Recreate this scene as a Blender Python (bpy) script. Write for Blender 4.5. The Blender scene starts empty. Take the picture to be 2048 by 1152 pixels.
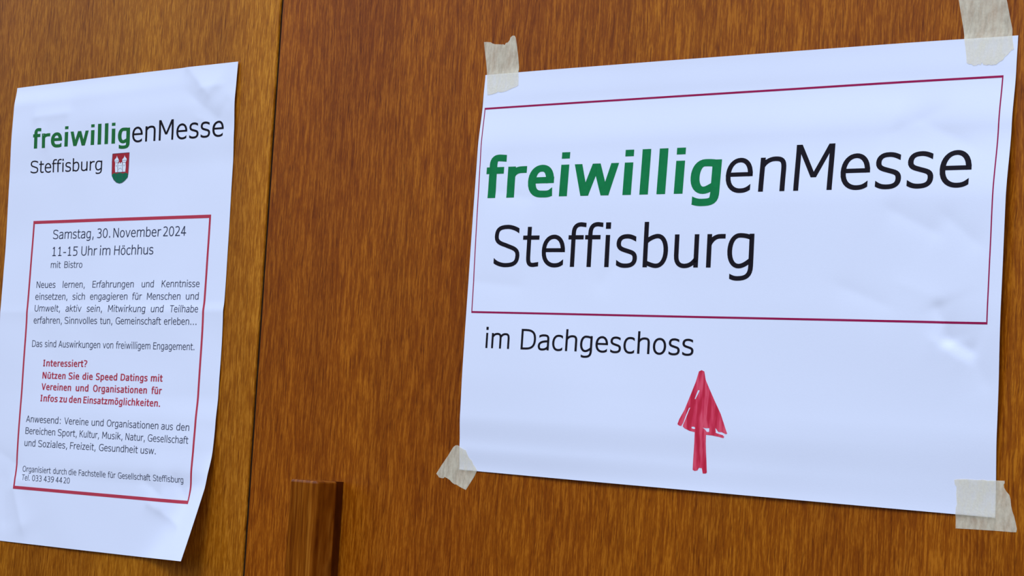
import bpy, bmesh, math, random
from mathutils import Vector, Matrix, Euler
from mathutils.geometry import tessellate_polygon
random.seed(7)
C = bpy.context.scene.collection
sc = bpy.context.scene

# ================= camera, sky, light, exposure =================
Z0 = 1.50                                   # height of the middle of the landscape sheet
AL = 0.008649                               # tilt of that sheet against the door edges
def turn(x, z): return x*math.cos(AL)+z*math.sin(AL), -x*math.sin(AL)+z*math.cos(AL)
cam = bpy.data.cameras.new('camera'); cam.sensor_width = 36; cam.lens = 66.03; cam.clip_start = .02
co = bpy.data.objects.new('camera', cam); C.objects.link(co); sc.camera = co
Mc = Matrix(((0.79242963, 0.60651068, 0.064808), (-0.01074934, -0.09234663, 0.9956689), (0.60986862, -0.78969418, -0.06665862)))
Ry = Matrix(((math.cos(AL), 0, math.sin(AL)), (0, 1, 0), (-math.sin(AL), 0, math.cos(AL))))
cx, cz = turn(0.47498201, -0.07398032)
co.matrix_world = Matrix.Translation((cx, -0.77247066, Z0+cz)) @ (Ry @ Mc.transposed()).to_4x4()

w = bpy.data.worlds.new('sky'); sc.world = w; w.use_nodes = True
nt = w.node_tree; nt.nodes.clear()
tc = nt.nodes.new('ShaderNodeTexCoord'); sp = nt.nodes.new('ShaderNodeSeparateXYZ'); mr = nt.nodes.new('ShaderNodeMapRange')
cr = nt.nodes.new('ShaderNodeValToRGB'); bg = nt.nodes.new('ShaderNodeBackground'); wo = nt.nodes.new('ShaderNodeOutputWorld')
nt.links.new(tc.outputs['Generated'], sp.inputs[0]); nt.links.new(sp.outputs[2], mr.inputs[0]); mr.inputs[1].default_value = -1
nt.links.new(mr.outputs[0], cr.inputs[0]); nt.links.new(cr.outputs[0], bg.inputs[0]); nt.links.new(bg.outputs[0], wo.inputs[0])
e = cr.color_ramp.elements
e[0].position = .0; e[0].color = (.06, .05, .042, 1)
e[1].position = 1.; e[1].color = (.62, .78, 1.03, 1)
for p, c in ((.485, (.03, .022, .015)), (.555, (.17, .17, .175)), (.63, (.60, .73, .95))):
    x = e.new(p); x.color = (*c, 1)
bg.inputs[1].default_value = 1.44

def area(name, loc, target, sx, sy, power, col):
    l = bpy.data.lights.new(name, 'AREA'); l.shape = 'RECTANGLE'; l.size = sx; l.size_y = sy; l.energy = power; l.color = col
    o = bpy.data.objects.new(name, l); C.objects.link(o); o.location = loc
    o.rotation_euler = (Vector(target)-Vector(loc)).to_track_quat('-Z', 'Y').to_euler(); return o
area('daylight', (.35, -2.5, 3.9), (-.2, 0, 1.5), 1.3, 1.3, 68, (.74, .88, 1.06))
sc.view_settings.view_transform = 'Standard'; sc.view_settings.look = 'None'
sc.view_settings.exposure = 0.0; sc.view_settings.gamma = 1; sc.view_settings.use_curve_mapping = False

# ================= materials =================
def mat(name):
    m = bpy.data.materials.new(name); m.use_nodes = True
    return m, m.node_tree, m.node_tree.nodes['Principled BSDF']
def nd(t, kind, **kw):
    n = t.nodes.new(kind)
    for k, v in kw.items(): setattr(n, k, v)
    return n
def noise(t, vec, scale, detail=3, rough=.55, dist=0):
    n = nd(t, 'ShaderNodeTexNoise'); n.inputs['Scale'].default_value = scale; n.inputs['Detail'].default_value = detail
    n.inputs['Roughness'].default_value = rough; n.inputs['Distortion'].default_value = dist
    t.links.new(vec, n.inputs['Vector']); return n.outputs['Fac']
def mapping(t, src, scale, loc=(0, 0, 0)):
    n = nd(t, 'ShaderNodeMapping'); n.inputs['Scale'].default_value = scale; n.inputs['Location'].default_value = loc
    t.links.new(src, n.inputs['Vector']); return n.outputs[0]
def math_(t, op, a, b=None, c=None):
    n = nd(t, 'ShaderNodeMath', operation=op)
    for i, q in enumerate((a, b, c)):
        if q is None: continue
        if isinstance(q, (int, float)): n.inputs[i].default_value = q
        else: t.links.new(q, n.inputs[i])
    return n.outputs[0]
def ramp(t, fac, stops):
    n = nd(t, 'ShaderNodeValToRGB'); el = n.color_ramp.elements
    while len(el) < len(stops): el.new(.5)
    for q, (p, c) in zip(el, stops): q.position = p; q.color = (*c, 1) if len(c) == 3 else c
    t.links.new(fac, n.inputs[0]); return n.outputs[0]
def mix(t, fac, a, b, mode='MIX'):
    n = nd(t, 'ShaderNodeMix', data_type='RGBA', blend_type=mode)
    for i, q in ((0, fac), (6, a), (7, b)):
        if isinstance(q, (int, float)): n.inputs[i].default_value = q
        elif isinstance(q, tuple): n.inputs[i].default_value = (*q, 1)
        else: t.links.new(q, n.inputs[i])
    return n.outputs[2]

def wood_mat(name, fine, long_, base, seed, red=.5, gold=.5, rough=.32, flecks=1.0, zones=None):
    m, t, b = mat(name)
    g = nd(t, 'ShaderNodeTexCoord').outputs['Object']
    s = mapping(t, g, (1, 1, 1), (seed, seed*.7, seed*1.3))
    # a slow sideways wander of the fibres
    wv = noise(t, mapping(t, s, (55, 55, 22)), 1, 2)
    off = math_(t, 'MULTIPLY', math_(t, 'SUBTRACT', wv, .5), .0034)
    wv2 = noise(t, mapping(t, s, (260, 260, 120)), 1, 1)
    off = math_(t, 'ADD', off, math_(t, 'MULTIPLY', math_(t, 'SUBTRACT', wv2, .5), .0005))
    cb = nd(t, 'ShaderNodeCombineXYZ'); t.links.new(off, cb.inputs[0])
    va = nd(t, 'ShaderNodeVectorMath', operation='ADD'); t.links.new(s, va.inputs[0]); t.links.new(cb.outputs[0], va.inputs[1])
    v = va.outputs[0]
    n1 = noise(t, mapping(t, v, (fine, fine*.25, long_)), 1, 2, .5)
    n2 = noise(t, mapping(t, v, (fine*.3, fine*.15, long_*.5), (3, 5, 1)), 1, 2, .5)
    n3 = noise(t, mapping(t, v, (fine*1.25, fine*.2, long_*1.2), (9, 2, 7)), 1, 1, .5)
    big = noise(t, mapping(t, v, (13, 5, 2.2), (1, 1, 4)), 1, 2, .5)
    band = noise(t, mapping(t, v, (30, 5, 5.), (4, 8, 2)), 1, 3, .55)
    n4 = noise(t, mapping(t, v, (fine*1.5, fine*.5, long_*3.6), (2, 6, 3)), 1, 2, .6)
    gr = math_(t, 'ADD', math_(t, 'MULTIPLY', n1, .50), math_(t, 'MULTIPLY', n2, .22))
    gr = math_(t, 'ADD', gr, math_(t, 'MULTIPLY', n4, .28))
    d, md, lt = base
    col = ramp(t, gr, [(.39, d), (.50, md), (.59, lt)])
    pore = ramp(t, n3, [(.30, (.55, .47, .40)), (.40, (1, 1, 1))])
    col = mix(t, .8*flecks, col, pore, 'MULTIPLY')
    tint = ramp(t, big, [(.36, (.86, .80, .78)), (.50, (1, 1, 1)), (.64, (1.14, 1.22, 1.1))])
    col = mix(t, red, col, tint, 'MULTIPLY')
    tint2 = ramp(t, band, [(.36, (.80, .76, .74)), (.52, (1, 1, 1)), (.66, (1.16, 1.2, 1.15))])
    col = mix(t, gold, col, tint2, 'MULTIPLY')
    if zones:                    # broad colour bands of the veneer across the leaf
        sx = nd(t, 'ShaderNodeSeparateXYZ'); t.links.new(g, sx.inputs[0])
        xx = math_(t, 'ADD', sx.outputs[0], math_(t, 'MULTIPLY', math_(t, 'SUBTRACT', big, .5), .12))
        fx = math_(t, 'MULTIPLY_ADD', xx, 1.0, .5)
        col = mix(t, 1.0, col, ramp(t, fx, [(p+.5, c) for p, c in zones]), 'MULTIPLY')
    t.links.new(col, b.inputs['Base Color'])
    b.inputs['Roughness'].default_value = rough
    b.inputs['Specular IOR Level'].default_value = .20
    bp = nd(t, 'ShaderNodeBump'); bp.inputs['Strength'].default_value = .35; bp.inputs['Distance'].default_value = .0003
    t.links.new(gr, bp.inputs['Height']); t.links.new(bp.outputs[0], b.inputs['Normal'])
    return m
wood_r = wood_mat('oak_veneer_right', 1400, 90, ((.22, .043, .0009), (.305, .069, .0014), (.45, .124, .006)), 3.1, zones=[(-.30, (1.04, 1.04, 1)), (-.26, (.92, .88, .9)), (-.16, (.95, .92, .95)), (-.07, (1.04, 1.08, 1)), (.02, (1.08, 1.16, 1.05)), (.12, (.95, .95, 1)), (.17, (1.10, 1.18, 1))])
wood_l = wood_mat('oak_veneer_left', 1300, 90, ((.275, .070, .0018), (.375, .110, .0035), (.525, .18, .012)), 11.7, zones=[(-.48, (.88, .84, .8)), (-.40, (1, 1, 1)), (-.36, (1, 1, 1)), (-.335, (1.14, 1.18, 1.3))])
wood_h = wood_mat('handle_wood', 620, 14, ((.12, .022, .0015), (.24, .058, .003), (.36, .11, .010)), 5.3, .4, .8, .16)

wood_n = wood_mat('shaded_neck_wood', 620, 14, ((.04, .006, .001), (.085, .014, .001), (.13, .026, .002)), 8.3, .4, .8, .3)  # darker copy of the handle wood, shade of the neck painted in
def plain(name, col, rough=.6, spec=.3, var=0, scale=60):
    m, t, b = mat(name); b.inputs['Roughness'].default_value = rough; b.inputs['Specular IOR Level'].default_value = spec
    g = nd(t, 'ShaderNodeTexCoord').outputs['Object']
    n = noise(t, g, scale, 3)
    c = mix(t, n, tuple(x*(1-var) for x in col), tuple(min(1, x*(1+var)) for x in col))
    t.links.new(c, b.inputs['Base Color']); return m
def paper_mat(name, col):
    m, t, b = mat(name); b.inputs['Roughness'].default_value = .75; b.inputs['Specular IOR Level'].default_value = .22
    g = nd(t, 'ShaderNodeTexCoord').outputs['Object']
    c = mix(t, noise(t, g, 900, 2), tuple(x*.985 for x in col), col); t.links.new(c, b.inputs['Base Color'])
    bp = nd(t, 'ShaderNodeBump'); bp.inputs['Strength'].default_value = .12; bp.inputs['Distance'].default_value = .0002
    t.links.new(noise(t, g, 1500, 3), bp.inputs['Height']); t.links.new(bp.outputs[0], b.inputs['Normal']); return m
paper = paper_mat('white_copy_paper', (.86, .845, .95))
ink_black = plain('black_ink', (.014, .010, .014), .6, .06, .1)
ink_soft = plain('small_black_print', (.045, .05, .085), .6, .06, .1)
ink_green = plain('green_ink', (.010, .20, .058), .6, .06, .15, 300)
ink_green2 = plain('leaf_green_ink', (.022, .16, .04), .6, .06, .15, 300)
ink_frame = plain('magenta_red_ink', (.36, .012, .075), .6, .06, .1)
ink_red = plain('red_ink', (.54, .050, .080), .6, .06, .1)
ink_bold = plain('bold_red_print', (.52, .050, .08), .6, .06, .1)
arms_red = plain('arms_red', (.42, .03, .04), .6, .06, .15, 400)
arms_green = plain('arms_green', (.012, .15, .07), .6, .06, .15, 400)
arms_white = plain('arms_white', (.85, .86, .9), .6, .06, .04)
arms_grey = plain('arms_line', (.10, .10, .15), .6, .06, .1)
def marker_mat():
    m, t, b = mat('red_felt_marker'); b.inputs['Roughness'].default_value = .55; b.inputs['Specular IOR Level'].default_value = .25
    g = nd(t, 'ShaderNodeTexCoord').outputs['Object']
    n = noise(t, mapping(t, g, (420, 420, 60)), 1, 2)
    t.links.new(ramp(t, n, [(.40, (.60, .014, .045)), (.5, (.74, .035, .085)), (.6, (.84, .085, .14))]), b.inputs['Base Color']); return m
ink_marker = marker_mat()
def tape_mat():
    m, t, b = mat('masking_tape'); b.inputs['Base Color'].default_value = (.80, .70, .52, 1); b.inputs['Roughness'].default_value = .6
    g = nd(t, 'ShaderNodeTexCoord').outputs['Object']
    n = noise(t, mapping(t, g, (400, 400, 150)), 1, 3); n2 = noise(t, g, 900, 2)
    t.links.new(ramp(t, n2, [(.3, (.94, .80, .56)), (.7, (.98, .86, .63))]), b.inputs['Base Color'])
    tr = nd(t, 'ShaderNodeBsdfTransparent'); mx = nd(t, 'ShaderNodeMixShader')
    f = nd(t, 'ShaderNodeMapRange'); t.links.new(n, f.inputs[0]); f.inputs[1].default_value = .35; f.inputs[2].default_value = .65
    f.inputs[3].default_value = .34; f.inputs[4].default_value = .55
    t.links.new(f.outputs[0], mx.inputs[0]); t.links.new(b.outputs[0], mx.inputs[1]); t.links.new(tr.outputs[0], mx.inputs[2])
    t.links.new(mx.outputs[0], t.nodes['Material Output'].inputs[0])
    bp = nd(t, 'ShaderNodeBump'); bp.inputs['Strength'].default_value = .3; bp.inputs['Distance'].default_value = .0003
    t.links.new(n2, bp.inputs['Height']); t.links.new(bp.outputs[0], b.inputs['Normal']); return m
tape_m = tape_mat()
dark_gap = plain('joint_shade_dark', (.012, .006, .004), .8, .1, .2)  # near-black colour standing in for shade inside the joint
plaster = plain('pale_plaster', (.62, .60, .56), .9, .1, .06, 30)
stone = plain('grey_stone_slab', (.24, .23, .21), .8, .2, .2, 12)

# ================= helpers =================
def tag(o, label=None, cat=None, group=None, kind=None):
    for k, v in (('label', label), ('category', cat), ('group', group), ('kind', kind)):
        if v: o[k] = v
    return o
def mesh_obj(name, verts, faces, m, parent=None, smooth=False):
    me = bpy.data.meshes.new(name); me.from_pydata(verts, [], faces); me.materials.append(m)
    if smooth: me.polygons.foreach_set('use_smooth', [True]*len(me.polygons))
    o = bpy.data.objects.new(name, me); C.objects.link(o)
    if parent: o.parent = parent
    return o
def bm_obj(name, bm, m, parent=None):
    me = bpy.data.meshes.new(name); bm.to_mesh(me); bm.free(); me.materials.append(m)
    o = bpy.data.objects.new(name, me); C.objects.link(o)
    if parent: o.parent = parent
    return o
def box(name, x0, x1, y0, y1, z0, z1, m, parent=None, bev=0, seg=2):
    bm = bmesh.new(); bmesh.ops.create_cube(bm, size=1)
    for v in bm.verts: v.co = Vector(((x0+x1)/2+v.co.x*(x1-x0), (y0+y1)/2+v.co.y*(y1-y0), (z0+z1)/2+v.co.z*(z1-z0)))
    if bev: bmesh.ops.bevel(bm, geom=bm.edges[:], offset=bev, segments=seg, affect='EDGES', profile=.5)
    return bm_obj(name, bm, m, parent)
def empty(name, loc, roty=0):
    o = bpy.data.objects.new(name, None); C.objects.link(o); o.location = loc; o.rotation_euler = (0, roty, 0); o.empty_display_size = .03; return o

# ---- shapes of the two sheets: local millimetres -> (u, v, lift off the door) ----
def interp(tab, x):
    if x <= tab[0][0]: return tab[0][1]
    for (a, ya), (b, yb) in zip(tab, tab[1:]):
        if x <= b:
            t = (x-a)/(b-a); t = t*t*(3-2*t)
            return ya+(yb-ya)*t
    return tab[-1][1]
def ridge(u, v, a, b, amp, w, w2=None):
    # a sharp crease between two points of the sheet (mm)
    ax, ay = a; bx, by = b; dx, dy = bx-ax, by-ay; L = math.hypot(dx, dy)
    amp *= 1.6
    s = ((u-ax)*dx+(v-ay)*dy)/L; d = ((u-ax)*dy-(v-ay)*dx)/L
    if s < 0: k = math.exp(-(s/w)**2)
    elif s > L: k = math.exp(-((s-L)/w)**2)
    else: k = 1
    ww = w if d > 0 else (w2 or w)
    return amp*k*math.exp(-math.sqrt(d*d+.45)/ww)
def dimple(u, v, s, a):
    return a*(math.sin(u/s+1.3*math.sin(v/s*.7+1))*math.sin(v/s*.9+1.1*math.sin(u/s*.6+2)))
# left sheet: portrait A4, local mm, curling lower right corner
LP_L = [(-148.5,.5),(-60,.5),(-9,.8),(15,1.),(39,1.),(87,1.6),(115,2.3),(135,1.9),(148.5,.4)]
LP_R = [(-148.5,1.5),(-106,1.6),(-95,2.6),(-82,2.2),(-67,1.9),(-50,1.),(-23,.8),(-.5,.9),(6,.5),(24,.4),(87,.4),(107,1.2),(125,2.3),(137,1.9),(148.5,1.6)]
def surf_left(u, v):
    a = (u+105)/208.5
    h = interp(LP_L, v)*(1-a)+interp(LP_R, v)*a
    s = .766*u-.643*v
    z = (s-136)/3.5
    c = .52*3.5*(math.log(1+math.exp(z)) if z < 30 else z)
    h += .8*math.sin(math.pi*min(max(a,0),1))
    h += .45*math.exp(-abs(v+.5)/9)
    h += ridge(u,v,(61,148),(80,131),.55,4,13)+ridge(u,v,(76,134.5),(89,135.5),.45,5,4)+ridge(u,v,(69,129),(86,118),-.35,8,4)+ridge(u,v,(96,124),(88,112),-.3,4,5)+ridge(u,v,(84,112),(74,116),.3,5,5)
    h += ridge(u,v,(-80,127),(-50,127.5),.42,4,6)+ridge(u,v,(-74,119),(-68,108),.25,4,4)+ridge(u,v,(-64,101),(-57,94),.15,4,4)
    h += ridge(u,v,(50,-117),(80,-128),.5,3,12)+ridge(u,v,(60,-104),(61,-118),.3,3,4)+ridge(u,v,(44,-103),(58,-110),-.35,4,4)+ridge(u,v,(73,-101),(82,-111),-.35,5,4)
    h += ridge(u,v,(-98,-91),(-80,-98),-.25,6,4)+ridge(u,v,(-79,-115),(-69,-136),.7,7,9)+ridge(u,v,(-89,-113),(-87,-134),-.3,6,5)+ridge(u,v,(-77,-108),(-64,-111),.3,4,5)
    h += dimple(u,v,14,.14)+dimple(v,u,37,.3)
    h = max(h, .3)
    k = 1 if u > 60 else max(0, (u-20)/40)
    return u-.04*c*k, v+.11*c, h+c
# right sheet: landscape A4 pinned by four tapes
RP_L = [(-105,.3),(-92,1.5),(-76,2.7),(-53,3.1),(-13,2.8),(29,3.),(64,2.7),(91,.8),(105,.3)]
RP_R = [(-105,.5),(-67,2.9),(-11,5.0),(32,5.6),(65,2.9),(90,.7),(105,.3)]
def surf_right(u, v):
    a = min(max((u+148.5)/297,0),1)
    h = interp(RP_L, v)*(1-a)+interp(RP_R, v)*a
    h += 2.3*math.sin(math.pi*a)*(v/105)**2*(1 if v > 0 else .8)+.7*math.sin(2*math.pi*a*1.5)*.6*math.sin(math.pi*a)
    k = 1-math.exp(-(((148.5-abs(u))/30)**2+((105-abs(v))/30)**2))
    h += ridge(u,v,(119,-16),(124,-29),-.6,3,7)+ridge(u,v,(124,-29),(135,-34),-.65,3,7)+ridge(u,v,(120,-31),(130,-37),.35,6,3)+ridge(u,v,(135,-34),(142,-46),-.25,6,5)
    h += ridge(u,v,(97,66),(109,71),-.32,9,6)+ridge(u,v,(112,66),(124,60),-.36,10,6)+ridge(u,v,(94,70),(88,52),.25,8,8)
    h += ridge(u,v,(97,27),(114,19),-.38,6,8)+ridge(u,v,(124,23),(134,15),-.35,7,6)+ridge(u,v,(76,-8),(90,-13),-.3,9,5)+ridge(u,v,(104,-6),(116,-10),.2,8,8)
    h += ridge(u,v,(-134,42),(-114,38),-.25,6,5)+ridge(u,v,(-140,-6),(-118,-8),-.2,6,5)+ridge(u,v,(-50,10),(-62,-5),-.2,7,7)
    h += (dimple(u,v,17,.12)+dimple(v,u,41,.35))*k
    return u, v, max(h, .3)
# ---- a sans-serif stroke alphabet (2048 units per em) ----
def glyph(ch, bold):
    """returns (advance, list of polygons) ; a polygon strip is a list of (left, right) point pairs"""
    hx, hy = (176, 122) if bold else (92, 76)
    W = (lambda r, b: b if bold else r)
    X, A, K, O = 1117, 1556, 1489, 25
    out = []
    def path(*tok, closed=False, c0=False, c1=False):
        pts = []
        for t in tok:
            k = t[0]
            if k == 'M': pts.append((t[1], t[2])); continue
            x0, y0 = pts[-1]
            if k == 'L':
                x, y = t[1:]; n = max(1, int(math.hypot(x-x0, y-y0)/170))
                pts += [(x0+(x-x0)*i/n, y0+(y-y0)*i/n) for i in range(1, n+1)]; continue
            if k == 'H': x, y = t[1:]; c = (x0+(x-x0)*.6, y0, x, y-(y-y0)*.6)
            elif k == 'V': x, y = t[1:]; c = (x0, y0+(y-y0)*.6, x-(x-x0)*.6, y)
            else: c = t[1:5]; x, y = t[5:]
            n = 8
            for i in range(1, n+1):
                s = i/n; q = 1-s
                pts.append((q**3*x0+3*q*q*s*c[0]+3*q*s*s*c[2]+s**3*x, q**3*y0+3*q*q*s*c[1]+3*q*s*s*c[3]+s**3*y))
        N = len(pts); strip = []
        for i, p in enumerate(pts):
            if closed: a, b = pts[(i-1) % (N-1)], pts[(i+1) % (N-1)]
            else: a, b = pts[max(i-1, 0)], pts[min(i+1, N-1)]
            dx, dy = b[0]-a[0], b[1]-a[1]; L = math.hypot(dx, dy) or 1
            nx, ny = -dy/L*hx, dx/L*hy
            if (c0 and i == 0) or (c1 and i == N-1):      # terminal cut upright
                t = math.hypot(nx, ny)/max(abs(dx)/L, .45); nx, ny = 0, math.copysign(t, dx)
            strip.append(((p[0]+nx, p[1]+ny), (p[0]-nx, p[1]-ny)))
        out.append(strip)
    def vs(x, y0, y1, h=None):          # vertical stem, square ends; x is its left side
        w = 2*(h or hx); n = max(1, int(abs(y1-y0)/170))
        out.append([((x, y0+(y1-y0)*i/n), (x+w, y0+(y1-y0)*i/n)) for i in range(n+1)])
    def hs(x0, x1, y, h=None):          # horizontal bar centred on y
        h = h or hy; n = max(1, int(abs(x1-x0)/170))
        out.append([((x0+(x1-x0)*i/n, y-h), (x0+(x1-x0)*i/n, y+h)) for i in range(n+1)])
    def dg(x0, y0, x1, y1, w=None):     # diagonal with level ends, centre line given
        L = math.hypot(x1-x0, y1-y0); w = (w or hx*.93)*L/max(abs(y1-y0), 1); n = max(1, int(L/170))
        out.append([((x0+(x1-x0)*i/n-w, y0+(y1-y0)*i/n), (x0+(x1-x0)*i/n+w, y0+(y1-y0)*i/n)) for i in range(n+1)])
    def dot(x, y0=None, y1=None, g=0):
        g = 0 if bold else 14
        vs(x-g, 1330 if y0 is None else y0, A if y1 is None else y1, hx+g)
    def ring(l, r, b, t):
        cx, cy = (l+r)/2, (b+t)/2
        path(('M', l+hx, cy), ('V', cx, t-hy), ('H', r-hx, cy), ('V', cx, b+hy), ('H', l+hx, cy), closed=True)
    def arch(x, r, top=X+O, low=0, start=None):      # shoulder of n, h, m
        m = x+(r-x)*.56; s = start or (820 if not bold else 760)
        path(('M', x+hx, s), ('C', x+hx+60, s+110, m-(m-x)*.45, top-hy, m, top-hy), ('C', m+(r-hx-m)*.75, top-hy, r-hx, 1000, r-hx, 720), ('L', r-hx, low))
    def bowlr(x, r):                   # bowl to the right of a stem whose left side is x
        m = x+(r-x)*.56
        path(('M', x+hx, 860), ('C', x+hx+90, 960, m-150, X+O-hy, m, X+O-hy), ('H', r-hx, X/2), ('V', m-30, -O+hy), ('C', m-170, -O+hy, x+hx+100, 60+hy, x+hx, 130+hy*.4))
    def bowll(l, x):                   # bowl to the left of a stem whose right side is x
        m = l+(x-l)*.46
        path(('M', x-hx, X-140), ('C', x-hx-120, X-40-hy*.5, m+150, X+O-hy, m, X+O-hy), ('H', l+hx, X/2-10), ('V', m-10, -O+hy), ('C', m+170, -O+hy, x-hx-110, 110+hy, x-hx, 260))
    def S(l, r, h):
        c = (l+r)/2; k = h/X
        path(('M', r-50-hx*.2, h-150*k), ('C', r-220, h-80*k, c+130, h+O-hy, c+5, h+O-hy), ('C', l+170, h+O-hy, l+hx+12, h-hy*1.3-80, l+hx+12, h*.725),
             ('C', l+hx+12, h*.56, c-130, h*.545, c+10, h*.505), ('C', c+220, h*.455, r-hx, h*.44, r-hx, h*.275), ('C', r-hx, hy+h*.06, r-200, -O+hy, c-30, -O+hy), ('C', c-190, -O+hy, l+160, 80*k, l+10+hx*.2, 160*k), c0=True, c1=True)
    c = ch
    if c in 'öü':
        a, o = glyph('o' if c == 'ö' else 'u', bold); m = a/2; w = hx*.98; g = W(150, 190)
        for x in (m-g-w, m+g-w): o = o+[[((x, 1270), (x+2*w, 1270)), ((x, 1500), (x+2*w, 1500))]]
        return a, o
    if c == ' ': return 720, []
    if c == 'o': adv = W(1243, 1407); ring(98, adv-98, -O, X+O)
    elif c == 'e':
        adv = W(1220, 1360); l, r = 98, adv-90; m = (l+r)/2
        hs(l+hx, r-6, 590, hy*.92)
        path(('M', r-hx, 590-hy*.9), ('C', r-hx, 950, m+180, X+O-hy, m+10, X+O-hy), ('H', l+hx, 560), ('C', l+hx, 150, m-120, -O+hy, m+60, -O+hy), ('C', m+220, -O+hy, r-200, 70, r-60, 170), c1=True)
    elif c == 'c':
        adv = W(1067, 1205); l, r = 98, adv-58; m = l+(r-l)*.56
        path(('M', r-20, X-160), ('C', r-160, X-60, m+170, X+O-hy, m, X+O-hy), ('H', l+hx, 555), ('V', m, -O+hy), ('C', m+170, -O+hy, r-160, 60, r-20, 160), c0=True, c1=True)
    elif c == 'n': adv = W(1296, 1459); x = 161; vs(x, 0, X); arch(x, adv-153)
    elif c == 'h': adv = W(1296, 1459); x = 161; vs(x, 0, A); arch(x, adv-153)
    elif c == 'm':
        adv = W(1992, 2167); x = 161; r = adv-153; m = (x+r)/2+hx; vs(x, 0, X); arch(x, m); arch(m-2*hx, r)
    elif c == 'r':
        adv = W(874, 1018); x = 161; vs(x, 0, X)
        path(('M', x+hx, 760), ('C', x+hx+60, 900, x+hx+210, X-hy+5, adv-190, X-hy), ('L', adv+5, X-hy))
    elif c == 'u':
        adv = W(1296, 1459); x, r = 153, adv-161; vs(r-2*hx, 0, X); m = x+(r-x)*.44
        path(('M', x+hx, X), ('L', x+hx, 400), ('C', x+hx, 120, m-160, -O+hy, m, -O+hy), ('C', m+200, -O+hy, r-hx-100, 150, r-hx, 290))
    elif c == 'b': adv = W(1276, 1432); vs(161, 0, A); bowlr(161, adv-98)
    elif c == 'p': adv = W(1276, 1432); vs(161, -420, X); bowlr(161, adv-98)
    elif c == 'd': adv = W(1276, 1432); vs(adv-161-2*hx, 0, A); bowll(98, adv-161)
    elif c == 'g':
        adv = W(1276, 1432); x = adv-161; bowll(98, x); m = 98+(x-98)*.42
        path(('M', x-hx, X), ('L', x-hx, 60), ('C', x-hx, -260, x-260, -430+hy, m, -430+hy), ('C', m-140, -430+hy, 330, -405+hy, 215, -360+hy), c1=True)
    elif c == 'a':
        adv = W(1230, 1368); l, r = 94, adv-165; m = (l+r)/2
        path(('M', l+90, X-150), ('C', l+240, X-60, m-60, X+O-hy, m, X+O-hy), ('C', r-hx-60, X+O-hy, r-hx, 1000, r-hx, 740), ('L', r-hx, 0), c0=True)
        path(('M', r-hx, 650), ('C', r-300, 640, l+hx, 640, l+hx, 310), ('C', l+hx, 90, l+230, -O+hy, l+370, -O+hy), ('C', m+150, -O+hy, r-hx-120, 120, r-hx, 250))
    elif c == 's': adv = W(1067, 1215); S(84, adv-88, X)
    elif c == 'i': adv = W(562, 700); vs(adv/2-hx, 0, X); dot(adv/2-hx)
    elif c == 'l': adv = W(562, 700); vs(adv/2-hx, 0, A)
    elif c == 't':
        adv = W(807, 933); hs(26, adv-40, X-hy)
        path(('M', 215+hx, 1430), ('L', 215+hx, 340), ('C', 215+hx, 60, 340+hx, -12+hy, 520+hx*.4, -12+hy), ('L', adv-30, 15+hy), c1=True)
    elif c == 'f':
        adv = W(720, 865); hs(33, adv-30, X-hy)
        path(('M', 160+hx, 0), ('L', 160+hx, 1180), ('C', 160+hx, 1430, 300+hx, A+15-hy, 520+hx*.5, A+15-hy), ('L', adv+60, A-10-hy), c1=True)
    elif c == 'k': adv = W(1212, 1374); vs(161, 0, A); dg(161+hx*1.4, 520, adv-80-hx, X); dg(161+hx*2+150, 640, adv-20-hx, 0)
    elif c == 'v': adv = W(1212, 1331); m = adv/2; dg(50+hx, X, m, 0); dg(adv-50-hx, X, m, 0)
    elif c == 'w':
        adv = W(1676, 2006); m = adv/2; a = adv*.285; w = hx*.88
        dg(50+hx, X, a, 0, w); dg(m, X, a, 0, w); dg(m, X, adv-a, 0, w); dg(adv-50-hx, X, adv-a, 0, w)
    elif c == 'z': adv = W(1076, 1221); hs(90, adv-75, X-hy); hs(80, adv-75, hy); dg(100+hx*1.3, hy, adv-100-hx*1.3, X-hy)
    elif c == 'S': adv = W(1400, 1455); S(96, adv-98, K)
    elif c == 'M':
        adv = W(1726, 1940); l, r = 169, adv-169; vs(l, 0, K); vs(r-2*hx, 0, K); m = adv/2
        dg(l+hx*1.25, K, m, 420); dg(r-hx*1.25, K, m, 420)
    elif c == 'N': adv = W(1532, 1734); l, r = 169, adv-169; vs(l, 0, K, hx*.95); vs(r-2*hx, 0, K, hx*.95); dg(l+hx*1.2, K, r-hx*1.2, 0, hx*1.05)
    elif c == 'D':
        adv = W(1578, 1700); l, r = 169, adv-97; vs(l, 0, K)
        path(('M', l+hx, K-hy), ('L', l+430, K-hy), ('C', r-hx-170, K-hy, r-hx, K*.78, r-hx, K/2), ('C', r-hx, K*.22, r-hx-170, hy, l+430, hy), ('L', l+hx, hy))
    elif c == 'B':
        adv = W(1404, 1560); l, r = 169, adv-90; vs(l, 0, K)
        path(('M', l+hx, K-hy), ('L', l+520, K-hy), ('C', r-hx-120, K-hy, r-hx-80, K*.86, r-hx-80, K*.76), ('C', r-hx-80, K*.6, r-hx-200, 800, l+520, 800), ('L', l+hx, 800))
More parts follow.
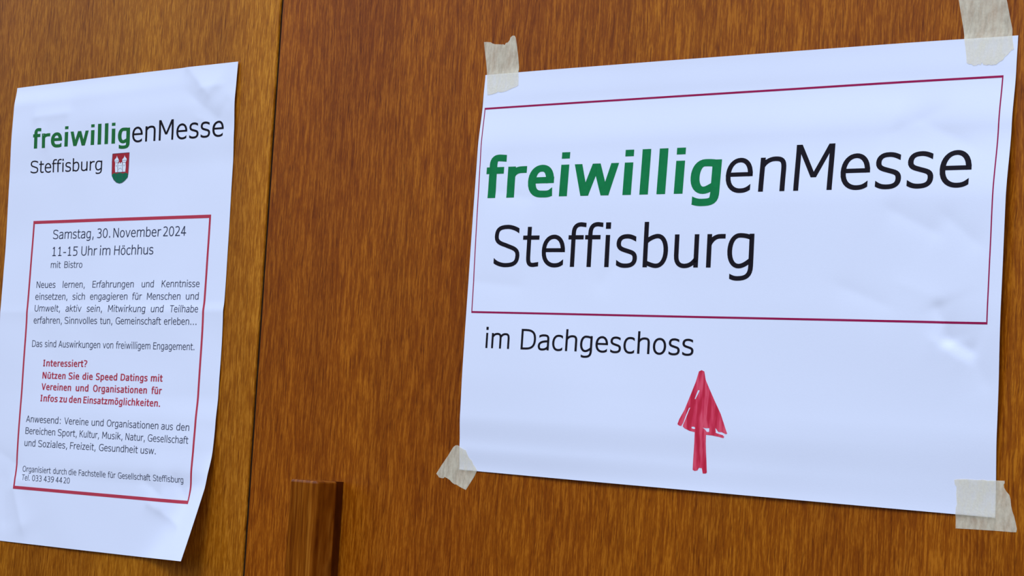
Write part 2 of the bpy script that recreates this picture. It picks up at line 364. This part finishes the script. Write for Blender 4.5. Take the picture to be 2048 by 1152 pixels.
        path(('M', l+520, 800), ('C', r-hx-80, 800, r-hx, K*.42, r-hx, K*.29), ('C', r-hx, K*.1, r-hx-160, hy, l+520, hy), ('L', l+hx, hy))
    elif c == 'E': adv = W(1295, 1399); vs(169, 0, K); [hs(169, adv-(95 if y != 800 else 130), y) for y in (hy, 800, K-hy)]
    elif c == 'F': adv = W(1177, 1320); vs(169, 0, K); [hs(169, adv-(30 if y > 900 else 110), y) for y in (740, K-hy)]
    elif c == 'H': adv = W(1539, 1734); vs(169, 0, K); vs(adv-169-2*hx, 0, K); hs(169, adv-169, 800)
    elif c == 'K': adv = W(1419, 1579); vs(169, 0, K); dg(169+hx*1.3, 640, adv-110-hx, K); dg(169+hx*2+230, 830, adv-30-hx, 0)
    elif c == 'T': adv = W(1262, 1390); vs(adv/2-hx, 0, K); hs(10, adv-10, K-hy)
    elif c == 'U':
        adv = W(1499, 1664); l, r = 150, adv-150
        path(('M', l+hx, K), ('L', l+hx, 560), ('V', adv/2, -O+hy), ('H', r-hx, 560), ('L', r-hx, K))
    elif c == 'V': adv = W(1400, 1565); dg(30+hx, K, adv/2, 0); dg(adv-30-hx, K, adv/2, 0)
    elif c == 'A': adv = W(1400, 1590); dg(30+hx, 0, adv/2, K); dg(adv-30-hx, 0, adv/2, K); hs(330, adv-330, 480)
    elif c == 'I': adv = W(862, 1119); vs(adv/2-hx, 0, K); hs(adv/2-300, adv/2+300, hy); hs(adv/2-300, adv/2+300, K-hy)
    elif c == 'O': adv = W(1612, 1741); ring(97, adv-97, -O, K+O)
    elif c == 'G':
        adv = W(1588, 1660); l, r = 97, adv-120; m = (l+r)/2+40; hs(m+40, r, 740-hy)
        path(('M', r-20, K-210), ('C', r-200, K-90, m+220, K+O-hy, m, K+O-hy), ('H', l+hx, K/2), ('V', m+10, -O+hy), ('C', m+200, -O+hy, r-hx-140, 50, r-hx, 140), ('L', r-hx, 720))
    elif c == '0': adv = 1302; ring(105, adv-105, -O, K+O)
    elif c == '1': adv = 1302; vs(adv/2-hx+10, 0, K); hs(290, adv-230, hy); path(('M', 290, 1220), ('C', 480, 1225, 560, 1290, 570, K-20))
    elif c == '2':
        adv = 1302; path(('M', 190, K-180), ('C', 330, K-80, 470, K+O-hy, 610, K+O-hy), ('C', 900, K+O-hy, 1010, 1260, 1010, 1090), ('C', 1010, 760, 600, 480, 250, hy)); hs(180, adv-100, hy)
    elif c == '3':
        adv = 1302; path(('M', 190, K-150), ('C', 330, K-70, 470, K+O-hy, 600, K+O-hy), ('C', 900, K+O-hy, 1000, 1290, 1000, 1130), ('C', 1000, 900, 800, 800, 470, 800))
        path(('M', 470, 800), ('C', 900, 800, 1050, 640, 1050, 420), ('C', 1050, 130, 850, -O+hy, 580, -O+hy), ('C', 440, -O+hy, 290, 60, 160, 120))
    elif c == '4': adv = 1302; vs(830-hx, 0, K); hs(100, adv-80, 440); dg(190, 440, 800, K-40)
    elif c == '5':
        adv = 1302; hs(240, adv-130, K-hy); vs(240, 780, K)
        path(('M', 260, 850), ('C', 400, 900, 480, 905, 580, 905), ('C', 900, 905, 1070, 720, 1070, 470), ('C', 1070, 150, 850, -O+hy, 560, -O+hy), ('C', 430, -O+hy, 290, 50, 170, 110))
    elif c == '9':
        adv = 1302; ring(105, adv-105, 560, K+O)
        path(('M', adv-105-hx, 1000), ('C', adv-105-hx, 380, 900, -O+hy, 420, -O+hy), ('L', 230, -5+hy))
    elif c == '.': adv = W(745, 740); vs(adv/2-hx*1.25, 0, 250, hx*1.25)
    elif c == ':': adv = W(930, 824); vs(adv/2-hx*1.2, 0, 240, hx*1.2); vs(adv/2-hx*1.2, 850, 1090, hx*1.2)
    elif c == ',': adv = W(745, 740); dg(adv/2-70, -290, adv/2+40, 240, hx*1.0)
    elif c == '-': adv = W(930, 983); hs(150, adv-150, 560)
    elif c == '?':
        adv = W(1117, 1260); m = adv*.48; vs(m-hx*1.05, 0, 230, hx*1.05)
        path(('M', 130, K-150), ('C', 300, K-60, 400, K+O-hy, 520, K+O-hy), ('C', 850, K+O-hy, adv-190, 1300, adv-190, 1140), ('C', adv-190, 800, m, 800, m, 400))
    else: raise ValueError(c)
    return adv, out
# ================= the doors and what is round them =================
GAPL, GAPR = -0.3056, -0.3034
TOP = 2.12
# an added dark strip just behind the edges gives the joint its shade
def leaf(name, x0, x1, m):
    return tag(box(name, x0, x1, 0, .042, .012, TOP, m, bev=.0009), kind='structure')
door_l = leaf('door_1', GAPL-.86, GAPL, wood_l)
door_r = leaf('door_2', GAPR, GAPR+.86, wood_r)
box('joint_shade_strip', GAPL+.0001, GAPR-.0001, .0016, .055, .02, TOP-.01, dark_gap, door_l)
X0, X1 = GAPL-.86-.004, GAPR+.86+.004
tag(box('trim_1', X0-.07, X0, -.012, .07, 0, TOP+.076, wood_l, bev=.002), kind='structure')
tag(box('trim_2', X1, X1+.07, -.012, .07, 0, TOP+.076, wood_r, bev=.002), kind='structure')
tag(box('trim_3', X0, X1, -.012, .07, TOP+.006, TOP+.076, wood_r, bev=.002), kind='structure')
bm = bmesh.new()
for a in ((X0-.9, X0-.07, 0, 2.9), (X1+.07, X1+.9, 0, 2.9), (X0-.07, X1+.07, TOP+.076, 2.9)):
    r = bmesh.ops.create_cube(bm, size=1)
    for v in r['verts']: v.co = Vector(((a[0]+a[1])/2+v.co.x*(a[1]-a[0]), .06+v.co.y*.12, (a[2]+a[3])/2+v.co.z*(a[3]-a[2])))
tag(bm_obj('wall_back', bm, plaster), kind='structure')
tag(box('floor', X0-.9, X1+.9, -2.2, .25, -.06, 0, stone), kind='structure')

# ---- square wooden pull handle on the right leaf: grip on a narrower neck, its shade put into the colour ----
hz1 = Z0-.1174+.0022; hz0 = hz1-.46
HX = -.0005
hd = box('handle_grip', HX-.2490, HX-.2285, -.0232, -.0069, hz0, hz1, wood_h, None, bev=.0014, seg=3)
hd['label'] = 'square wooden pull handle'
hd.name = 'door_handle'; hd.parent = door_r
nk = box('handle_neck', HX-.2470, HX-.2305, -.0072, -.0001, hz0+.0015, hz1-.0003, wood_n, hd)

# ================= sheets =================
def sheet(parent, surf, u0, u1, v0, v1, nu, nv):
    vs = []; fs = []
    for j in range(nv+1):
        for i in range(nu+1):
            u, v = u0+(u1-u0)*i/nu, v0+(v1-v0)*j/nv; a, b, h = surf(u, v); vs.append((a/1000, -h/1000, b/1000))
    for j in range(nv):
        for i in range(nu):
            k = j*(nu+1)+i; fs.append((k, k+1, k+nu+2, k+nu+1))
    o = mesh_obj('paper', vs, fs, paper, parent, True)
    s = o.modifiers.new('thickness', 'SOLIDIFY'); s.thickness = .0001; s.offset = -1
    q = o.modifiers.new('crisp_edges', 'EDGE_SPLIT'); q.split_angle = math.radians(50)
    return o
LIFT = .07
def up(surf, p, lift=LIFT):
    a, b, h = surf(*p); return (a/1000, -(h+lift)/1000, b/1000)
def strips(name, surf, lst, m, parent):
    vs = []; fs = []
    for st in lst:
        k = len(vs)
        for a, b in st: vs += [up(surf, a), up(surf, b)]
        for i in range(len(st)-1):
            p = k+2*i; fs.append((p, p+1, p+3, p+2))
    return mesh_obj(name, vs, fs, m, parent)
def flat(name, surf, outer, m, parent, holes=(), lift=LIFT, step=3.0, heightf=None):
    loops = [[Vector((x, y, 0)) for x, y in outer]]+[[Vector((x, y, 0)) for x, y in h] for h in holes]
    tris = tessellate_polygon(loops); P = [p for l in loops for p in l]
    bm = bmesh.new(); bv = [bm.verts.new(p) for p in P]
    for t in tris:
        try: bm.faces.new([bv[i] for i in t])
        except ValueError: pass
    for ax in (0, 1):
        lo = min(p[ax] for p in P); hi = max(p[ax] for p in P); q = math.floor(lo/step)*step+step
        while q < hi:
            no = [0, 0, 0]; no[ax] = 1; c = [0, 0, 0]; c[ax] = q
            bmesh.ops.bisect_plane(bm, geom=bm.verts[:]+bm.edges[:]+bm.faces[:], plane_co=c, plane_no=no); q += step
    for v in bm.verts:
        if heightf: v.co = Vector((v.co.x/1000, -heightf(v.co.x, v.co.y)/1000, v.co.y/1000))
        else: v.co = Vector(up(surf, (v.co.x, v.co.y), lift))
    bmesh.ops.recalc_face_normals(bm, faces=bm.faces)
    o = bm_obj(name, bm, m, parent); o.data.polygons.foreach_set('use_smooth', [True]*len(o.data.polygons)); return o
def word(surf, txt, u0, v0, u1, v1, em, bold):
    x = 0; lst = []
    for ch in txt:
        adv, g = glyph(ch, bold); lst += [[((a[0]+x, a[1]), (b[0]+x, b[1])) for a, b in st] for st in g]; x += adv
    xs = [p[0] for st in lst for q in st for p in q]; lo, hi = min(xs), max(xs); k = em/2048
    f = lambda p: (u0+(p[0]-lo)/(hi-lo)*(u1-u0), v0+(v1-v0)*(p[0]-lo)/(hi-lo)+p[1]*k)
    return [[(f(a), f(b)) for a, b in st] for st in lst]
def rect_frame(name, surf, q, th, tv, m, parent):
    (ax, ay), (bx, by), (cx_, cy_), (dx, dy) = q      # TL TR BR BL outer corners
    def bar(p0, p1, n0, n1):
        n = 200; return [((p0[0]+(p1[0]-p0[0])*i/n, p0[1]+(p1[1]-p0[1])*i/n), (n0[0]+(n1[0]-n0[0])*i/n, n0[1]+(n1[1]-n0[1])*i/n)) for i in range(n+1)]
    A, B, Cc, D = (ax+tv, ay-th), (bx-tv, by-th), (cx_-tv, cy_+th), (dx+tv, dy+th)
    O, I = list(q), [A, B, Cc, D]; mid = [((a[0]+b[0])/2, (a[1]+b[1])/2) for a, b in zip(O, I)]; l = []
    for k in range(4):
        j = (k+1) % 4; l += [bar(O[k], O[j], mid[k], mid[j]), bar(mid[k], mid[j], I[k], I[j])]
    return strips(name, surf, l, m, parent)
TEXT = {
 'L': [
  ('HB', [('freiwillig', -82.3, 106.39, 12.81, 104.84), ('enMesse', 14.88, 104.82, 94.65, 104.15)]),
  ('H2', [('Steffisburg', -83.56, 90.31, -12.58, 88.92)]),
  ('S1', [('Samstag,', -56.65, 46.43, -16.48, 45.98), ('30.', -13.19, 45.94, -0.82, 45.82), ('November', 2.03, 45.8, 45.57, 45.39), ('2024', 47.4, 45.38, 67.39, 45.23)]),
  ('S1', [('11-15', -56.08, 35.4, -31.34, 35.16), ('Uhr', -27.59, 35.12, -12.27, 34.97), ('im', -9.58, 34.95, 0.28, 34.86), ('Höchhus', 3.96, 34.82, 39.73, 34.53)]),
  ('S2', [('mit', -56.85, 27.77, -47.16, 27.65), ('Bistro', -43.53, 27.61, -25.73, 27.38)]),
  ('S3', [('Neues', -69.74, 15.03, -50.88, 14.9), ('lernen,', -43.64, 14.86, -21.88, 14.68), ('Erfahrungen', -14.34, 14.62, 24.23, 14.37), ('und', 31.38, 14.33, 42.11, 14.27), ('Kenntnisse', 49.17, 14.23, 81.8, 14.07)]),
  ('S3', [('einsetzen,', -70.06, 7.38, -38.08, 7.18), ('sich', -33.02, 7.15, -20.85, 7.06), ('engagieren', -15.82, 7.02, 19.32, 6.8), ('für', 23.75, 6.78, 32.37, 6.74), ('Menschen', 36.99, 6.71, 66.26, 6.58), ('und', 70.94, 6.56, 81.71, 6.52)]),
  ('S3', [('Umwelt,', -69.7, -0.21, -44.05, -0.39), ('aktiv', -38.63, -0.42, -23.25, -0.53), ('sein,', -17.85, -0.57, -3.05, -0.67), ('Mitwirkung', 2.64, -0.71, 36.6, -0.91), ('und', 41.77, -0.94, 52.72, -1.0), ('Teilhabe', 58.26, -1.02, 82.4, -1.12)]),
  ('S3', [('erfahren,', -70.13, -7.95, -41.74, -8.1), ('Sinnvolles', -38.96, -8.11, -7.41, -8.27), ('tun,', -4.6, -8.29, 6.96, -8.35), ('Gemeinschaft', 10.15, -8.36, 51.16, -8.54), ('erleben...', 53.84, -8.55, 81.54, -8.63)]),
  ('S3', [('Das', -70.3, -22.99, -60.11, -23.04), ('sind', -57.53, -23.05, -46.24, -23.11), ('Auswirkungen', -43.78, -23.12, -3.33, -23.34), ('von', -0.79, -23.35, 8.91, -23.39), ('freiwilligem', 11.51, -23.41, 42.64, -23.55), ('Engagement.', 45.27, -23.56, 80.96, -23.72)]),
  ('RB', [('Interessiert?', -57.8, -35.43, -14.52, -35.27)]),
  ('RB', [('Nützen', -57.77, -43.27, -35.0, -43.22), ('Sie', -31.99, -43.22, -21.54, -43.2), ('die', -18.43, -43.19, -8.51, -43.18), ('Speed', -5.48, -43.17, 14.36, -43.12), ('Datings', 17.5, -43.12, 41.94, -43.06), ('mit', 44.89, -43.06, 55.23, -43.03)]),
  ('RB', [('Vereinen', -57.95, -50.5, -28.86, -50.51), ('und', -24.32, -50.52, -11.97, -50.53), ('Organisationen', -7.51, -50.53, 42.11, -50.55), ('für', 46.14, -50.56, 55.27, -50.56)]),
  ('RB', [('Infos', -58.0, -57.82, -41.03, -57.87), ('zu', -39.24, -57.87, -32.09, -57.89), ('den', -30.06, -57.9, -18.17, -57.93), ('Einsatzmöglichkeiten.', -16.04, -57.94, 54.76, -58.13)]),
  ('S3', [('Anwesend:', -71.04, -71.41, -36.36, -71.47), ('Vereine', -32.8, -71.48, -9.57, -71.52), ('und', -6.54, -71.53, 4.7, -71.55), ('Organisationen', 7.82, -71.55, 54.68, -71.64), ('aus', 57.26, -71.65, 67.42, -71.67), ('den', 70.4, -71.67, 81.49, -71.69)]),
  ('S3', [('Bereichen', -70.86, -78.94, -40.9, -79.0), ('Sport,', -38.27, -79.01, -19.9, -79.05), ('Kultur,', -17.19, -79.06, 1.32, -79.1), ('Musik,', 4.46, -79.11, 23.36, -79.15), ('Natur,', 26.16, -79.16, 43.54, -79.2), ('Gesellschaft', 46.16, -79.21, 81.58, -79.29)]),
  ('S3', [('und', -71.12, -86.73, -59.93, -86.72), ('Soziales,', -56.93, -86.72, -28.39, -86.72), ('Freizeit,', -25.54, -86.72, -1.0, -86.71), ('Gesundheit', 2.26, -86.71, 37.93, -86.72), ('usw.', 40.46, -86.72, 54.05, -86.72)]),
  ('S4', [('Organisiert', -71.34, -103.1, -42.8, -102.98), ('durch', -40.39, -102.97, -27.28, -102.92), ('die', -25.27, -102.91, -17.82, -102.88), ('Fachstelle', -15.47, -102.87, 9.85, -102.78), ('für', 12.09, -102.77, 19.01, -102.75), ('Gesellschaft', 21.24, -102.74, 50.28, -102.64), ('Steffisburg', 53.0, -102.62, 79.16, -102.55)]),
  ('S4', [('Tel.', -71.3, -108.54, -63.1, -108.5), ('033', -60.87, -108.49, -51.4, -108.45), ('439', -49.19, -108.44, -39.24, -108.39), ('44', -37.45, -108.39, -30.9, -108.36), ('20', -29.71, -108.35, -23.79, -108.32)]),
 ],
 'R': [
  ('HB', [('freiwillig', -141.33, 38.33, 3.43, 38.08), ('enMesse', 6.33, 38.09, 131.77, 38.08)]),
  ('H2', [('Steffisburg', -132.51, 2.1, 24.35, 2.01)]),
  ('H3', [('im', -133.97, -40.68, -118.16, -40.72), ('Dachgeschoss', -110.62, -40.73, -6.39, -40.57)]),
 ],
}
ARROW = [(-2.72, -47.99), (-1.18, -47.28), (0.31, -47.87), (1.31, -51.82), (3.59, -55.96), (7.13, -62.0), (10.67, -67.76), (14.3, -75.95), (14.74, -76.66), (14.07, -77.09), (13.03, -76.76), (11.74, -76.24), (10.47, -76.26), (9.72, -76.21), (8.8, -75.18), (8.07, -74.43), (8.42, -76.78), (12.38, -77.63), (13.15, -78.37), (12.71, -78.99), (10.11, -78.55), (6.64, -78.12), (3.04, -77.98), (3.04, -82.04), (3.41, -87.95), (4.11, -95.83), (3.49, -96.36), (1.87, -96.48), (1.19, -93.95), (-0.38, -93.91), (-1.2, -95.21), (-2.65, -95.56), (-3.83, -95.14), (-3.8, -89.92), (-3.4, -82.43), (-3.28, -77.06), (-6.22, -76.63), (-9.22, -75.55), (-10.15, -74.75), (-10.02, -73.84), (-8.62, -70.76), (-7.27, -67.19), (-6.45, -65.4), (-7.2, -65.69), (-8.72, -69.27), (-9.97, -72.84), (-11.04, -74.55), (-12.23, -74.46), (-13.21, -73.77), (-12.41, -71.47), (-9.77, -66.82), (-6.21, -58.13), (-4.17, -53.05)]
HOLES = [[(-2.65, -56.88), (-1.7, -57.03), (-2.9, -59.48), (-3.95, -61.43), (-4.27, -61.04), (-3.51, -59.01)], [(-5.17, -74.57), (-3.71, -74.49), (-3.03, -75.2), (-3.64, -75.68), (-5.24, -75.32)], [(0.96, -74.63), (2.42, -74.89), (4.73, -74.76), (4.71, -76.5), (3.39, -76.57), (2.46, -75.53)]]
ARMS = {'field': [(-2.83, 98.68), (12.86, 98.7), (12.57, 92.98), (12.49, 85.65), (12.12, 83.22), (9.53, 81.16), (7.23, 80.03), (4.85, 79.72), (1.95, 80.4), (-0.66, 82.16), (-2.55, 84.71), (-2.89, 86.1), (-3.18, 93.78)], 'mount': [(-2.71, 85.55), (-0.69, 86.49), (1.8, 86.02), (4.58, 86.52), (7.47, 85.83), (10.24, 86.25), (12.41, 85.25), (12.04, 83.22), (9.52, 81.21), (7.22, 80.11), (4.84, 79.83), (2.02, 80.5), (-0.59, 82.27), (-2.36, 84.43)], 'tl': [(1.31, 97.36), (1.62, 96.4), (2.81, 95.11), (3.34, 93.99), (2.68, 93.21), (2.29, 92.96), (2.21, 90.78), (2.52, 86.94), (0.3, 86.77), (-0.17, 89.81), (-0.16, 93.08), (-0.9, 93.94), (-0.77, 94.89), (0.54, 95.77), (1.13, 96.42)], 'tr': [(8.53, 97.39), (8.84, 96.29), (10.28, 95.13), (10.52, 94.03), (9.76, 93.18), (9.46, 92.6), (9.85, 89.86), (9.59, 86.74), (7.39, 86.71), (6.88, 90.55), (6.84, 92.73), (6.32, 93.57), (6.39, 94.65), (7.65, 95.67), (8.28, 96.32)], 'mid': [(2.52, 92.4), (3.42, 92.36), (3.38, 93.04), (4.11, 93.0), (4.15, 92.32), (5.16, 92.27), (5.13, 92.95), (6.22, 92.9), (6.98, 86.73), (2.74, 86.71)]}
TAPES = [
 ([(-151.2, 123.04), (-149.12, 122.96), (-146.52, 122.61), (-145.31, 121.9), (-143.61, 121.33), (-141.14, 121.16), (-138.86, 120.87), (-137.84, 120.93), (-136.98, 120.41), (-136.18, 121.5), (-134.85, 121.73), (-133.73, 122.96), (-133.43, 124.24), (-132.08, 125.12), (-130.65, 125.02), (-129.75, 123.81), (-128.84, 120.17), (-127.47, 114.24), (-126.35, 108.33), (-125.75, 104.41), (-125.34, 101.79), (-125.11, 98.06), (-126.58, 97.34), (-128.95, 96.75), (-130.92, 96.12), (-132.89, 95.41), (-134.89, 95.03), (-136.93, 94.98), (-138.59, 95.32), (-140.17, 94.66), (-143.0, 94.16), (-145.77, 93.88), (-146.42, 97.12), (-147.23, 104.37), (-148.85, 112.35), (-150.29, 118.69)],
  'small masking tape with notched torn top on upper left corner of landscape sign'),
 ([(119.36, 125.1), (141.89, 123.17), (142.88, 119.37), (144.29, 113.38), (145.67, 108.03), (146.05, 103.68), (146.98, 98.94), (145.67, 98.32), (144.32, 96.71), (142.94, 95.57), (142.2, 94.38), (140.79, 93.7), (139.24, 92.56), (137.96, 92.49), (136.99, 92.39), (136.01, 92.76), (135.05, 92.51), (133.41, 92.83), (132.71, 93.9), (132.12, 92.69), (131.12, 93.22), (130.17, 92.66), (128.87, 92.59), (127.68, 93.44), (126.53, 93.51), (125.58, 94.13), (125.17, 97.66), (124.25, 102.73), (122.74, 109.73), (121.02, 117.4)],
  'long masking tape strip running upward from upper right corner of landscape sign'),
 ([(-152.02, -92.46), (-150.24, -92.4), (-148.25, -92.98), (-146.23, -93.85), (-143.91, -94.58), (-142.93, -96.65), (-141.64, -98.56), (-139.94, -99.7), (-138.97, -101.63), (-137.76, -102.79), (-136.16, -104.67), (-138.27, -108.06), (-140.84, -111.73), (-143.27, -115.28), (-145.08, -114.8), (-147.58, -113.98), (-150.1, -112.92), (-151.07, -112.99), (-152.76, -112.24), (-154.5, -110.98), (-156.19, -110.23), (-158.21, -109.62), (-158.81, -110.29), (-160.11, -110.38), (-162.12, -110.02), (-163.03, -109.08), (-164.09, -108.27), (-160.73, -103.36), (-156.9, -98.31), (-153.72, -93.57)],
  'slanted little masking tape piece on lower left corner of landscape sign'),
 ([(129.55, -90.1), (131.51, -89.69), (135.72, -89.39), (137.96, -89.43), (140.19, -89.45), (142.68, -89.09), (144.63, -89.31), (148.21, -89.05), (151.91, -88.94), (151.96, -89.9), (151.58, -90.57), (151.78, -91.86), (152.81, -93.34), (154.25, -94.79), (154.88, -96.55), (155.29, -99.37), (155.95, -101.65), (156.86, -103.64), (157.68, -106.41), (158.34, -108.94), (158.14, -110.37), (155.84, -110.5), (150.65, -110.53), (142.39, -110.74), (136.83, -110.9), (130.51, -111.14), (130.46, -108.51), (130.49, -105.34), (130.61, -102.17), (131.09, -100.55), (130.67, -96.36), (130.69, -92.92), (129.94, -92.18)],
  'squarish masking tape with ragged right edge on lower right corner of landscape sign'),
]
# ---- landscape sheet on the right leaf ----
ox, oz = turn(0, 0)
sign = empty('direction_sign', (ox, 0, Z0+oz), AL)
tag(sign, 'wrinkled landscape white paper sign with large green and black lettering and red arrow', 'sign')
sheet(sign, surf_right, -148.5, 148.5, -105, 105, 220, 156)
rect_frame('printed_frame', surf_right, [(-147.0, 87.1), (142.9, 87.6), (142.7, -22.2), (-145.0, -22.5)], 1.0, .6, ink_frame, sign)['label'] = 'thin dark red printed frame'
EM = {'R': {'HB': 30.0, 'H2': 29.6, 'H3': 14.6}, 'L': {'HB': 17.3, 'H2': 11.1, 'S1': 8.15, 'S2': 5.7, 'S3': 5.8, 'RB': 5.9, 'S4': 5.0}}
def lettering(side, surf, parent, names):
    for (st, ws) in TEXT[side]:
        em = EM[side][st]
        if st == 'HB':
            a, b = ws
            strips('green_lettering', surf, word(surf, *a, em, True), ink_green if side == 'R' else ink_green2, parent)['label'] = 'bold green half of the headline'
            strips('black_lettering', surf, word(surf, *b, em, False), ink_black, parent)['label'] = 'light black half of the headline'
            continue
        lst = []
        for wd in ws: lst += word(surf, *wd, em, st == 'RB')
        m = ink_bold if st == 'RB' else (ink_black if side == 'R' or st == 'H2' else ink_soft)
        o = strips('text_line', surf, lst, m, parent)
        if st == 'RB': o['label'] = 'bold red line of text'
lettering('R', surf_right, sign, None)
flat('drawn_arrow', surf_right, ARROW, ink_marker, sign, HOLES)['label'] = 'hand-drawn red felt-pen arrow pointing up'

# ---- portrait sheet on the left leaf ----
lx, lz = turn(-0.4374363, -0.02658966)
post = empty('event_poster', (lx, 0, Z0+lz), AL-0.02116861)
tag(post, 'portrait white paper poster, small print in thick red frame, lower corner curling off door', 'poster')
sheet(post, surf_left, -105, 103.5, -148.5, 148.5, 156, 222)
rect_frame('printed_frame', surf_left, [(-77.6, 58.8), (88.0, 57.4), (87.0, -114.8), (-79.2, -114.5)], 2.0, 1.6, ink_red, post)['label'] = 'thick red printed frame'
lettering('L', surf_left, post, None)
arms = flat('coat_of_arms', surf_left, ARMS['field'], arms_red, post, step=2); arms['label'] = 'small red shield with white twin-towered castle on green hill'
flat('hill', surf_left, ARMS['mount'], arms_green, arms, lift=.10, step=2)
for k in ('tl', 'tr', 'mid'):
    flat('castle_tower' if k != 'mid' else 'castle_wall', surf_left, ARMS[k], arms_white, arms, lift=.13 if k != 'mid' else .12, step=2)
def line_strip(pts, w):
    st = []
    for i, p in enumerate(pts):
        a, b = pts[max(i-1, 0)], pts[min(i+1, len(pts)-1)]; dx, dy = b[0]-a[0], b[1]-a[1]; L = math.hypot(dx, dy) or 1
        st.append(((p[0]-dy/L*w, p[1]+dx/L*w), (p[0]+dy/L*w, p[1]-dx/L*w)))
    return st
up_old = LIFT; LIFT = .16
F = ARMS['field']; T1_, T2_ = ARMS['tl'], ARMS['tr']
def up(surf, p, lift=None):
    a, b, h = surf(*p); return (a/1000, -(h+(LIFT if lift is None else lift))/1000, b/1000)
lines = [line_strip(F+[F[0]], .11), line_strip([(1.2, 80.8), (1.3, 86.0)], .09), line_strip([(7.6, 80.4), (7.5, 86.0)], .09), line_strip([(4.4, 80.), (4.4, 86.3)], .05),
         line_strip([(-.9, 93.9), (3.2, 94.1)], .1), line_strip([(6.3, 93.9), (10.4, 94.1)], .1), line_strip([(.1, 92.9), (2.4, 92.9)], .12), line_strip([(6.9, 92.8), (9.4, 92.8)], .12),
         line_strip([(2.35, 92.2), (2.45, 86.9)], .1), line_strip([(6.55, 92.2), (7.0, 86.9)], .1), line_strip([(1.1, 91.4), (1.1, 90.4)], .2), line_strip([(8.2, 91.4), (8.2, 90.4)], .2),
         line_strip([(3.4, 88.2), (3.9, 89.1), (4.7, 89.4), (5.5, 89.1), (6.0, 88.2)], .12), line_strip([(3.0, 90.9), (6.4, 90.9)], .06), line_strip([(.2, 86.8), (9.4, 86.8)], .1)]
strips('outline', surf_left, lines, arms_grey, arms)

# ================= masking tape at the four corners of the landscape sheet =================
def tape_height(u, v):
    cu, cv = min(max(u, -148.5), 148.5), min(max(v, -105), 105); d = math.hypot(u-cu, v-cv)
    if d == 0: return surf_right(u, v)[2]+.22
    return .15+(surf_right(cu, cv)[2]+.07)*math.exp(-d/1.3)
for pts, lab in TAPES:
    cu = sum(p[0] for p in pts)/len(pts); cv = sum(p[1] for p in pts)/len(pts)
    o = flat('masking_tape', None, pts, tape_m, None, step=1.3, heightf=tape_height)
    for v in o.data.vertices: v.co.x -= cu/1000; v.co.z -= cv/1000
    x, z = turn(cu/1000, cv/1000); o.location = (x, 0, Z0+z); o.rotation_euler = (0, AL, 0)
    tag(o, lab, 'tape', 'masking tape pieces holding the landscape sign')
